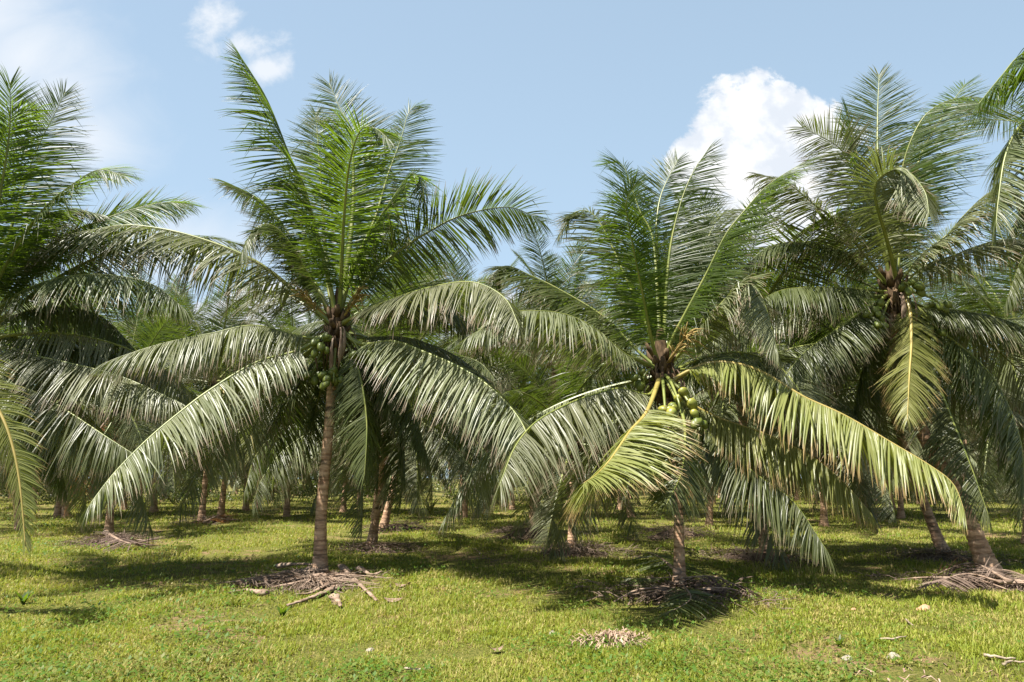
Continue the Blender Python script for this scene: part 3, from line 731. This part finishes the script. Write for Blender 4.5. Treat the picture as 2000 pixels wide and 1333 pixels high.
mid_palm('palm with thin dark trunk beside a reddish fallen frond', MG, (393, 1020), (420, 745), 14, 14, .95, 1, hi=6, fronds=[
    (-2.2, .8, 0, OL, [(470, 745), (520, 775), (560, 835)]), (-2.4, .8, 0, OL, [(380, 700), (330, 690), (280, 725), (255, 790)]),
    (-2.0, .7, 0, OL, [(455, 680), (500, 645), (545, 650), (580, 700)]), (-1.8, .85, 0, YE, [(455, 790), (490, 850), (500, 920)]), (-1.6, .85, 0, MA, [(390, 800), (370, 870), (365, 940)])])
mid_palm('leaning palm whose brown trunk rises behind a mound of husks', MG, (1040, 1043), (1085, 690), 13, 15, .82, 1, hi=6, fronds=[
    (-2.0, .75, 0, OL, [(1040, 640), (985, 612), (940, 640), (900, 705)]), (-2.4, .8, 0, OL, [(1030, 700), (960, 715), (900, 765), (868, 835)]),
    (-1.5, .7, 0, OL, [(1120, 640), (1160, 655), (1195, 720)]), (-1.0, .5, 0, OL, [(1060, 600), (1025, 545), (985, 520), (955, 548)]),
    (.5, .1, 20, YO, [(1092, 600), (1082, 540), (1072, 500)]), (.5, .1, -20, YO, [(1105, 610), (1122, 560), (1132, 503)]),
    (-1.6, .85, 0, OL, [(1050, 740), (1000, 785), (960, 855), (938, 930)]), (-1.6, .85, 0, MA, [(1115, 740), (1140, 800), (1152, 890)])])
mid_palm('low palm with shaded trunk over a wide grey litter mound', MG, (1117, 1066), (1120, 860), 16, 16, .72, 0)
mid_palm('palm with dark trunk between the yellow-brown trunk and the leaning pair', MG, (1500, 1085), (1435, 720), 19, 17, .9, 2)
mid_palm('thinner of the two leaning trunks on the right, dark and bare', MG, (1845, 1083), (1725, 740), 17, 18, .85, 2, hi=7)
mid_palm('dense palm behind the leaning trunks at the right border', MG, (2010, 1062), (1985, 680), 18, 19, .95, 0, fronds=[
    (-2.0, .9, 0, MA, [(1930, 680), (1880, 720), (1850, 790), (1835, 880)]), (-1.6, .9, 0, MA, [(1960, 720), (1940, 800), (1925, 900), (1920, 990)]),
    (-2.2, .9, 0, MA, [(2000, 720), (2010, 820), (2005, 940), (1990, 1020)])])
mid_palm('palm with orange dead frond low down in the shade', MG, (1385, 1028), (1390, 800), 16, 20, .85, 0, 2)
mid_palm('palm in the shade with short trunk left of the dark trunk', MG, (1610, 1030), (1600, 800), 17, 21, .9, 0, 1)
mid_palm('shaded palm under the broad dark fronds at the left border', MG, (40, 1035), (20, 780), 18, 22, .95, 0)
mid_palm('palm showing pale fan fronds between the two front palms', MG, (1232, 1010), (1180, 740), 18, 23, 1.0, 0)
mid_palm('palm with sagging brown skirt near the right field edge', MG, (1760, 1012), (1750, 800), 17, 24, .95, 0, 1)
mid_palm('palm far back left with pale reddish trunk foot', MG, (505, 993), (520, 790), 17, 25, 1.0, 0)

for lab, b, c, n, sd, sc in [
    ('palm whose pale trunk shows in the gap left of the ringed trunk', (560, 1008), (575, 730), 17, 31, 1.0),
    ('palm behind the big arching right fronds of the ringed trunk palm', (905, 1012), (935, 705), 18, 32, 1.0),
    ('palm behind the long yellowish lower left frond', (300, 1004), (312, 735), 18, 33, 1.0),
    ('palm deep in the shade between the left border and the orange-lit trunk', (130, 1012), (118, 735), 18, 34, 1.05),
    ('palm glimpsed above the big yellow-green frond', (1690, 1014), (1655, 700), 18, 35, 1.0),
    ('palm behind the hanging yellow frond of the leaning palm', (1885, 1002), (1880, 710), 18, 36, 1.05),
    ('palm directly behind the yellow-brown trunk', (1330, 1008), (1335, 740), 17, 37, 1.0),
    ('palm standing in the sunlit strip in the middle of the picture', (985, 992), (1000, 735), 17, 38, 1.0),
    ('palm behind the dark hanging frond right of the yellow-brown trunk', (1520, 1000), (1530, 735), 17, 39, 1.0),
    ('palm with hidden foot behind the ringed trunk and its dark neighbours', (670, 1000), (690, 730), 17, 41, 1.0)]:
    mid_palm(lab, MG, b, c, n + 6, sd, sc * 1.06, 0, 1 if sd % 4 == 1 else 0, hi=9)

CROWNS = []
def far_crown(seed):
    rnd = random.Random(seed); bag = Bag(); a0 = rnd.uniform(0, 360)
    mats = [YO, MA, OL, 'rib_green']
    for i in range(17):
        cls = min(8, int((i + 0.5) / 17 * 10)); az = R(a0 + i * 137.5 + rnd.uniform(-14, 14)); sc = rnd.uniform(0.85, 1.1)
        e0, lb, mat, me, L = LIB[cls * 2 + (rnd.random() < 0.5)]
        c, s = math.cos(az), math.sin(az); M = np.array([[c, -s, 0], [s, c, 0], [0, 0, 1]]) * sc
        for V, Q, Mi, A, off in zip(lb.V, lb.Q, lb.M, lb.A, np.cumsum([0] + [len(v) for v in lb.V])):
            bag.add(V @ M.T, Q - off, 3 if Mi[0] == 1 else mats.index(mat), A)
    return bag.mesh('crown', mats)
def build_far():
    rnd = random.Random(77)
    for k in range(5): CROWNS.append(far_crown(40 + k))
    trunks = []
    for k in range(3):
        h = 3.9; b = (rnd.uniform(-.5, .5), rnd.uniform(-.5, .5))
        V, Q, dk = trunk_mesh([np.zeros(3), np.array([b[0] * .3, b[1] * .3, h * .4]), np.array([b[0], b[1], h])], 0.12, 0.09, 400 + k)
        trunks.append((make_mesh('trunk', V, Q, ['trunk_bark'], {'ring': dk}, smooth=True), np.array([b[0], b[1], h])))
    y = 30.0; row = 0
    while y < 92:
        x = -0.78 * y - 4 + (row % 2) * 3.6
        while x < 0.78 * y + 5:
            px, py = x + rnd.uniform(-1.1, 1.1), y + rnd.uniform(-1.3, 1.3)
            p = thing('coconut_palm', 'small coconut palm in the distant rows seen between the nearer trunks', 'palm tree', (px, py, float(ground_z(px, py)) - 0.03), 'palms in the distant rows')
            me, top = trunks[rnd.randrange(3)]; s = rnd.uniform(0.95, 1.35)
            t = link('trunk', me, p); t.scale = (1, 1, s)
            c = link('crown', CROWNS[rnd.randrange(5)], p, top * [1, 1, s], rnd.uniform(0, 6.28)); k = rnd.uniform(0.85, 1.08); c.scale = (k, k, k)
            x += 7.2 + rnd.uniform(-.5, .5) + max(0, (y - 40) * 0.03)
        y += 7.4; row += 1
build_far()

def shrub(px, py, w, h, seed, label):
    rg = np.random.default_rng(seed); b = on_ground(px, py); b[2] = float(ground_z(b[0], b[1]))
    s = thing('shrub', label, 'shrub', b, 'shrubs along the far edge')
    bag = Bag()
    for k in range(9):
        a = rg.uniform(0, 6.28); e = np.array([math.cos(a) * w * .35, math.sin(a) * w * .35, h * rg.uniform(.5, .85)])
        bag.add(*tube(np.array([[0, 0, -.05], e * [.35, .35, .5], e]), np.array([.035, .022, .008]), 5))
    link('stem', bag.mesh('stem', ['shrub_stem'], True), s)
    n = 2600
    cl = rg.normal(0, 1, (26, 3)) * [w * .3, w * .3, h * .22] + [0, 0, h * .52]
    c = cl[rg.integers(0, 26, n)] + rg.normal(0, 1, (n, 3)) * [w * .1, w * .1, h * .1]; c[:, 2] = np.abs(c[:, 2])
    D = unit(rg.normal(0, 1, (n, 3)) + [0, 0, .2]); S = unit(np.cross(D, rg.normal(0, 1, (n, 3)))); l = rg.uniform(.10, .22, (n, 1))
    V = np.stack([c, c + D * l * .45 + S * l * .25, c + D * l, c + D * l * .45 - S * l * .25], 1).reshape(-1, 3)
    link('foliage', make_mesh('foliage', V, np.arange(n * 4).reshape(-1, 4), ['mature_leaf'], {'rnd': rg.random(n).repeat(4), 'lt': np.zeros(n * 4)}), s)
for k in range(34):
    rn = random.Random(k)
    shrub(-140 + k * 70 + rn.uniform(-30, 30), 985 - rn.uniform(0, 12), rn.uniform(2.6, 4.8), rn.uniform(1.3, 3.3), 300 + k, 'dense low green shrub at the far edge of the grove')

# ------------------------------------------------------------------ dead fronds, litter, stones
def on(px, py, up=0.0):
    g = on_ground(px, py); g[2] = float(ground_z(g[0], g[1])) + up; return g
def dead_frond(pp, label, group=None, age=.35, up=0.13, stripped=False, mat='dead_leaf', nl=60, thick=1.0):
    pts = np.array([on(p[0], p[1], up + (p[2] if len(p) > 2 else 0)) for p in pp])
    base = pts[0].copy()
    (V, Q, A), rib, L = frond_geo(pts, nseed(), age, 0, nl=nl, wid=0.036, segs=3, lscale=0.8, broken=0.35 if stripped else .15)
    V[:, 2] = np.maximum(V[:, 2], ground_z(V[:, 0], V[:, 1]) + 0.015)
    t = thing('dead_frond', label, 'dead frond', base, group)
    link('leaflets', make_mesh('leaflets', V - base, Q, [mat], {'rnd': A[:, 0], 'lt': A[:, 1]}), t)
    link('midrib', make_mesh('midrib', (rib[0] - rib[0].mean(0)) * 1 + rib[0].mean(0) - base, rib[1], ['rib_dead'], smooth=True), t)
def stalk(pp, label, group, r=0.045, up=0.05):
    pts = np.array([on(p[0], p[1], up + (p[2] if len(p) > 2 else 0)) for p in pp]); base = pts[0].copy()
    P, L = catmull(pts - base, 24); q = np.linspace(0, 1, 24)
    rad = r * np.interp(q, [0, .08, .3, 1], [1.5, 1.9, 1.0, .45])
    V, Q = tube(P, rad, 8, 0.55, (0, 0, 1)); rg = np.random.default_rng(nseed()); V = V + rg.normal(0, .004, V.shape)
    o = link('dry_stalk', make_mesh('dry_stalk', V, Q, ['rib_dead'], smooth=True), None, base)
    tag(o, label, 'dead stalk', group)
def litter_heap(px, py, r, h, n, label, seed, mats=('soil', 'dead_leaf')):
    rg = np.random.default_rng(seed); b = on(px, py); HEAPS.append((b[0], b[1], r)); n = int(n * 1.15)
    t = thing('litter_heap', label, 'litter heap', b, 'heaps of dead fronds round the trunks')
    nr, na = 8, 26
    q = np.linspace(0.02, 1, nr); th = np.linspace(0, 2 * math.pi, na, endpoint=False); Qr, TH = np.meshgrid(q, th, indexing='ij')
    rr = r * 0.7 * Qr * (1 + 0.24 * np.sin(2 * TH + seed) + 0.18 * np.sin(3 * TH + seed * 2.3) + 0.12 * np.sin(7 * TH))
    Z = h * (1 - Qr ** 1.6) - 0.03 + 0.02 * rg.standard_normal(Qr.shape)
    V = np.stack([rr * np.cos(TH), rr * np.sin(TH), Z], -1).reshape(-1, 3)
    i, j = np.meshgrid(np.arange(nr - 1), np.arange(na), indexing='ij'); a = i * na + j; c = i * na + (j + 1) % na
    link('mound', make_mesh('mound', V, np.stack([a, a + na, c + na, c], -1).reshape(-1, 4), [mats[0]], smooth=True), t)
    # dry leaflets strewn over the mound, mostly radial
    an = rg.uniform(0, 6.283, n); rad = r * 1.25 * rg.random(n) ** 0.75 * (1 + 0.28 * np.sin(2 * an + seed) + 0.2 * np.sin(3 * an + seed * 2.3))
    c0 = np.stack([rad * np.cos(an), rad * np.sin(an), h * np.clip(1 - (rad / r) ** 1.6, 0, 1) + rg.uniform(0.0, 0.06, n)], 1)
    da = an + rg.normal(0, 0.9, n); el = rg.normal(-0.02, .22, n); l = rg.uniform(.12, .55, n) * min(1, r / .9)
    D = np.stack([np.cos(da) * np.cos(el), np.sin(da) * np.cos(el), np.sin(el)], 1); S = np.stack([-np.sin(da), np.cos(da), rg.uniform(-.6, .6, n)], 1)
    w = (rg.uniform(.003, .011, n))[:, None]; l = l[:, None]
    m = c0 + D * l * .5 + [0, 0, .02]; e = c0 + D * l; e[:, 2] = np.maximum(e[:, 2] - .03, .012)
    V = np.stack([c0 - S * w * .5, c0 + S * w * .5, m + S * w, m - S * w, e + S * w * .2, e - S * w * .2], 1).reshape(-1, 3)
    o = np.arange(n)[:, None] * 6; Q = np.concatenate([o + np.array([[0, 1, 2, 3]]), o + np.array([[3, 2, 4, 5]])], 0)
    k = link('dry_leaflets', make_mesh('dry_leaflets', V, Q, [mats[1]], {'rnd': rg.random(n).repeat(6), 'lt': np.zeros(n * 6)}), t)
    k['kind'] = 'stuff'
litter_heap(605, 1140, 1.15, .12, 900, 'wide heap of grey-brown stalks round the pale ringed trunk', 1)
litter_heap(1335, 1165, .95, .06, 600, 'dark heap of fallen green and brown fronds at the yellow-brown trunk', 2)
litter_heap(1935, 1142, 1.05, .08, 600, 'heap of curved grey fronds under the thick leaning trunk', 3)
litter_heap(215, 1058, 1.15, .20, 700, 'reddish brown litter ring round the short orange-lit trunk', 4)
litter_heap(408, 1022, 1.1, .15, 500, 'low reddish litter beside the thin dark trunk', 5)
litter_heap(1030, 1045, 1.2, .24, 600, 'dark husk mound at the leaning brown trunk', 6)
litter_heap(1120, 1085, 1.25, .18, 800, 'grey mound of dry fronds at the low shaded palm', 7)
litter_heap(1470, 1088, 1.2, .12, 600, 'flat dark litter at the foot of the palm with dark trunk', 8)
litter_heap(1840, 1092, 1.2, .12, 600, 'dark litter round the thinner leaning trunk', 9)
litter_heap(735, 1075, 1.1, .10, 500, 'shaded litter round the dark double trunk', 10)
litter_heap(775, 1036, 1.2, .2, 400, 'black mound of compost behind the dark double trunk', 11)
litter_heap(1320, 1050, 1.2, .2, 400, 'black mound of rotted fronds behind the yellow-brown trunk', 12)
litter_heap(1200, 1255, .27, .06, 260, 'small pile of pale pinkish husk scraps on the open lawn', 13, ('ground_soil', 'straw'))
litter_heap(1790, 1325, .40, .012, 24, 'thin scatter of pale straw near the bottom right corner', 14, ('ground_soil', 'straw'))
def scatter_stalks(px, py, n, spread, label, group, seed):
    rg = np.random.default_rng(seed)
    for k in range(n):
        a = rg.uniform(0, 6.283); r0 = rg.uniform(.1, .5) * spread; r1 = r0 + rg.uniform(.35, 1.1); da = rg.normal(0, .5)
        c = on_ground(px, py); pts = []
        for q, u in ((r0, .10), ((r0 + r1) / 2, .09), (r1, .02)):
            b = a + da * (q - r0); x, y = c[0] + q * math.cos(b), c[1] + q * math.sin(b) * .8; pts.append([x, y, float(ground_z(x, y)) + u + rg.uniform(0, .05)])
        pts = np.array(pts); base = pts[0].copy(); P, L = catmull(pts - base, 16); w = rg.uniform(.010, .034)
        o = link('dry_stalk', make_mesh('dry_stalk', *tube(P, w * np.interp(np.linspace(0, 1, 16), [0, .1, .3, 1], [1.3, 1.6, 1, .4]), 6, .55, (0, 0, 1)), ['rib_dead'], smooth=True), None, base)
        tag(o, label, 'dead stalk', group)
G1 = 'dry stalks heaped round the pale ringed trunk'; L1 = 'dry grey-brown frond stalk lying in the heap round the pale ringed trunk'
for pp in [[(630, 1128, .1), (560, 1122, .05), (470, 1150)], [(640, 1140, .1), (560, 1140, .06), (450, 1160)], [(690, 1130, .02), (620, 1142, .08), (530, 1152)],
           [(660, 1150), (600, 1175), (560, 1190)], [(665, 1118, .08), (695, 1140), (735, 1178)], [(600, 1122, .1), (640, 1135, .1), (690, 1120)], [(655, 1143, .06), (610, 1160), (580, 1165)],
           [(700, 1122, .05), (725, 1130), (745, 1125)], [(540, 1110, .06), (590, 1112, .1), (630, 1120, .1)], [(520, 1165), (480, 1160), (445, 1168)], [(652, 1168), (660, 1178), (665, 1188)]]:
    stalk(pp, L1, G1)
scatter_stalks(605, 1140, 22, 1.0, L1, G1, 51)
scatter_stalks(1340, 1168, 12, .9, 'thin dry stalk lying in the dark heap at the yellow-brown trunk', 'dry stalks at the yellow-brown trunk', 52)
scatter_stalks(1930, 1145, 14, .9, 'thin dry stalk in the heap under the thick leaning trunk', 'dry stalks under the thick leaning trunk', 53)
scatter_stalks(215, 1060, 10, .9, 'thin dry stalk in the litter ring of the orange-lit trunk', 'dry stalks round the orange-lit trunk', 54)
dead_frond([(640, 1135, .08), (560, 1135, .05), (470, 1155)], 'dry brown frond with withered leaflets left in the heap at the pale ringed trunk')
dead_frond([(1325, 1165, .12), (1270, 1158, .05), (1215, 1150)], 'dark fallen frond spreading left from the yellow-brown trunk', mat='mature_leaf')
dead_frond([(1330, 1168, .12), (1400, 1160, .08), (1470, 1185)], 'fallen frond with brown tip spreading right from the yellow-brown trunk')
dead_frond([(1330, 1172, .1), (1350, 1195, .05), (1300, 1215)], 'green fallen frond lying in front of the yellow-brown trunk', mat='mature_leaf')
dead_frond([(1325, 1160, .15), (1290, 1115, .1), (1265, 1100, .1)], 'dark frond leaning up behind the yellow-brown trunk', mat='mature_leaf')
dead_frond([(1975, 1160, .05), (1900, 1132, .18), (1815, 1142)], 'curved grey frond arching left under the thick leaning trunk')
dead_frond([(1960, 1165, .05), (1890, 1150, .1), (1810, 1165)], 'tan frond lying nearer than the arching grey one')
dead_frond([(1945, 1135, .1), (1985, 1140, .08), (2040, 1160)], 'brown frond trailing out at the right border')
dead_frond([(205, 1052, .1), (250, 1075, .04), (290, 1065)], 'grey fallen frond curving right of the orange-lit trunk')
dead_frond([(400, 1030, .05), (430, 1018, .08), (455, 1020)], 'reddish fallen frond beside the thin dark trunk', mat='rusty_leaf')

def stone(px, py, r, mat, label, seed, flat=.6):
    rg = np.random.default_rng(seed); V, Q = nut_geo(r, seed, (0.3, .2, 1))
    V = V * [1.15, .9, flat] ; V = V * (1 + .10 * rg.standard_normal((len(V), 1)))
    b = on(px, py, r * .3); tag(link('stone', make_mesh('stone', V, Q, [mat]), None, b), label, 'stone')
stone(1805, 1193, .075, 'stone_pink', 'orange-pink husk lump lying on the sunlit lawn at right', 1)
stone(1668, 1195, .03, 'stone_pink', 'tiny pinkish lump in the shade line at right', 2)
stone(1785, 1128, .05, 'stone_pink', 'pink lump in deep shade before the leaning trunks', 6)
stone(722, 1267, .036, 'stone_pale', 'white pebble in the grass at lower left of centre', 3)
stone(1078, 1238, .04, 'stone_pale', 'upright white pebble near the husk pile', 4)
stone(1745, 1288, .055, 'stone_pale', 'pale rounded clod in the lower right lawn', 5)
stone(1655, 1285, .04, 'stone_pale', 'small grey clod left of the pale rounded one', 7)
def stick(pp, r, label):
    pts = np.array([on(p[0], p[1], .03) for p in pp]); b = pts[0].copy(); P, L = catmull(pts - b, 10)
    rg = np.random.default_rng(nseed()); P = P + rg.normal(0, .004, P.shape)
    tag(link('stick', make_mesh('stick', *tube(P, np.linspace(r, r * .5, 10), 6), ['stick'], smooth=True), None, b), label, 'stick')
stick([(1720, 1258), (1745, 1259), (1772, 1256)], .012, 'thin pale twig lying level on the lawn right of centre')
stick([(1925, 1295), (1955, 1300), (1985, 1304)], .016, 'thick whitish twig near the right border')
stick([(1960, 1312), (1980, 1308), (2010, 1312)], .014, 'whitish twig just below the thick one at the border')
stick([(1770, 1222), (1778, 1230), (1785, 1236)], .010, 'short dark twig in the sun at right')
stick([(790, 1305), (820, 1306), (845, 1302)], .013, 'short grey twig at the bottom left of centre')
def fallen_leaf(px, py, l, label, seed):
    rg = np.random.default_rng(seed); q = np.linspace(-1, 1, 9); w = l * .22 * (1 - q ** 2) + .004
    P = np.stack([q * l * .5, .1 * l * q ** 2, .03 + .04 * q ** 2], 1); S = np.array([0, 1, .25])
    V = np.concatenate([P - S * w[:, None] + [0, 0, .012], P, P + S * w[:, None]]); a = np.arange(8)
    Q = np.concatenate([np.stack([a, a + 1, a + 10, a + 9], 1), np.stack([a + 9, a + 10, a + 19, a + 18], 1)])
    o = link('fallen_leaf', make_mesh('fallen_leaf', V, Q, ['rib_dead'], smooth=True), None, on(px, py), rg.uniform(-.5, .5)); tag(o, label, 'fallen leaf')
fallen_leaf(768, 1177, .30, 'brown curled sheath lying right of the stalk heap', 1)
fallen_leaf(783, 1152, .24, 'smaller brown sheath behind the curled one', 2)
fallen_leaf(658, 1180, .24, 'pale curled sheath at the front of the stalk heap', 3)
fallen_leaf(400, 1136, .18, 'pale scrap of sheath at the shadow edge on the left', 4)
fallen_leaf(970, 1270, .16, 'thin tan scrap on the lawn in the middle', 5)
def seedling(px, py, h, n, label, seed, wide=.5):
    rg = np.random.default_rng(seed); b = on(px, py); bag = Bag()
    for k in range(n):
        a = k * 2.4 + rg.uniform(-.3, .3); l = h * rg.uniform(.7, 1.15); e = R(rg.uniform(48, 82)); q = np.linspace(0, 1, 6)
        o = np.array([math.cos(a), math.sin(a), 0]); P = o * (l * q * math.cos(e) + .25 * l * q ** 2)[:, None] + np.array([0, 0, 1]) * (l * q * math.sin(e) - .18 * l * q ** 2)[:, None]
        s = np.cross(o, [0, 0, 1]); w = (h * .07 * wide * 2 * np.array([.5, 1, 1, .85, .5, .08]))[:, None]
        V = np.concatenate([P - s * w, P + s * w]); i = np.arange(5); bag.add(V, np.stack([i, i + 1, i + 7, i + 6], 1), 0, np.stack([np.full(12, rg.random()), np.tile(q * .8, 2)], 1))
    tag(link('seedling', bag.mesh('seedling', ['yellowing_leaf' if wide < .45 else 'young_leaf']), None, b), label, 'young plant')
seedling(455, 1188, .26, 6, 'pale bladed young plant left of the stalk heap', 1, .4)
seedling(552, 1205, .16, 6, 'dark leafy sprout below the stalk heap', 2, 1.2)
seedling(840, 1003, 1.0, 8, 'spiky young palm sprout on the far lawn', 3, .4)
seedling(1640, 1262, .13, 9, 'dark upright weed in the lower right lawn', 4, .8)
seedling(45, 1180, .24, 9, 'tall leafy weed in the shade at the left border', 5, .8)
build_grass()
print('FRONDS', [f for f in FLOG if f[3] < 3.6 or f[3] > 6.6])
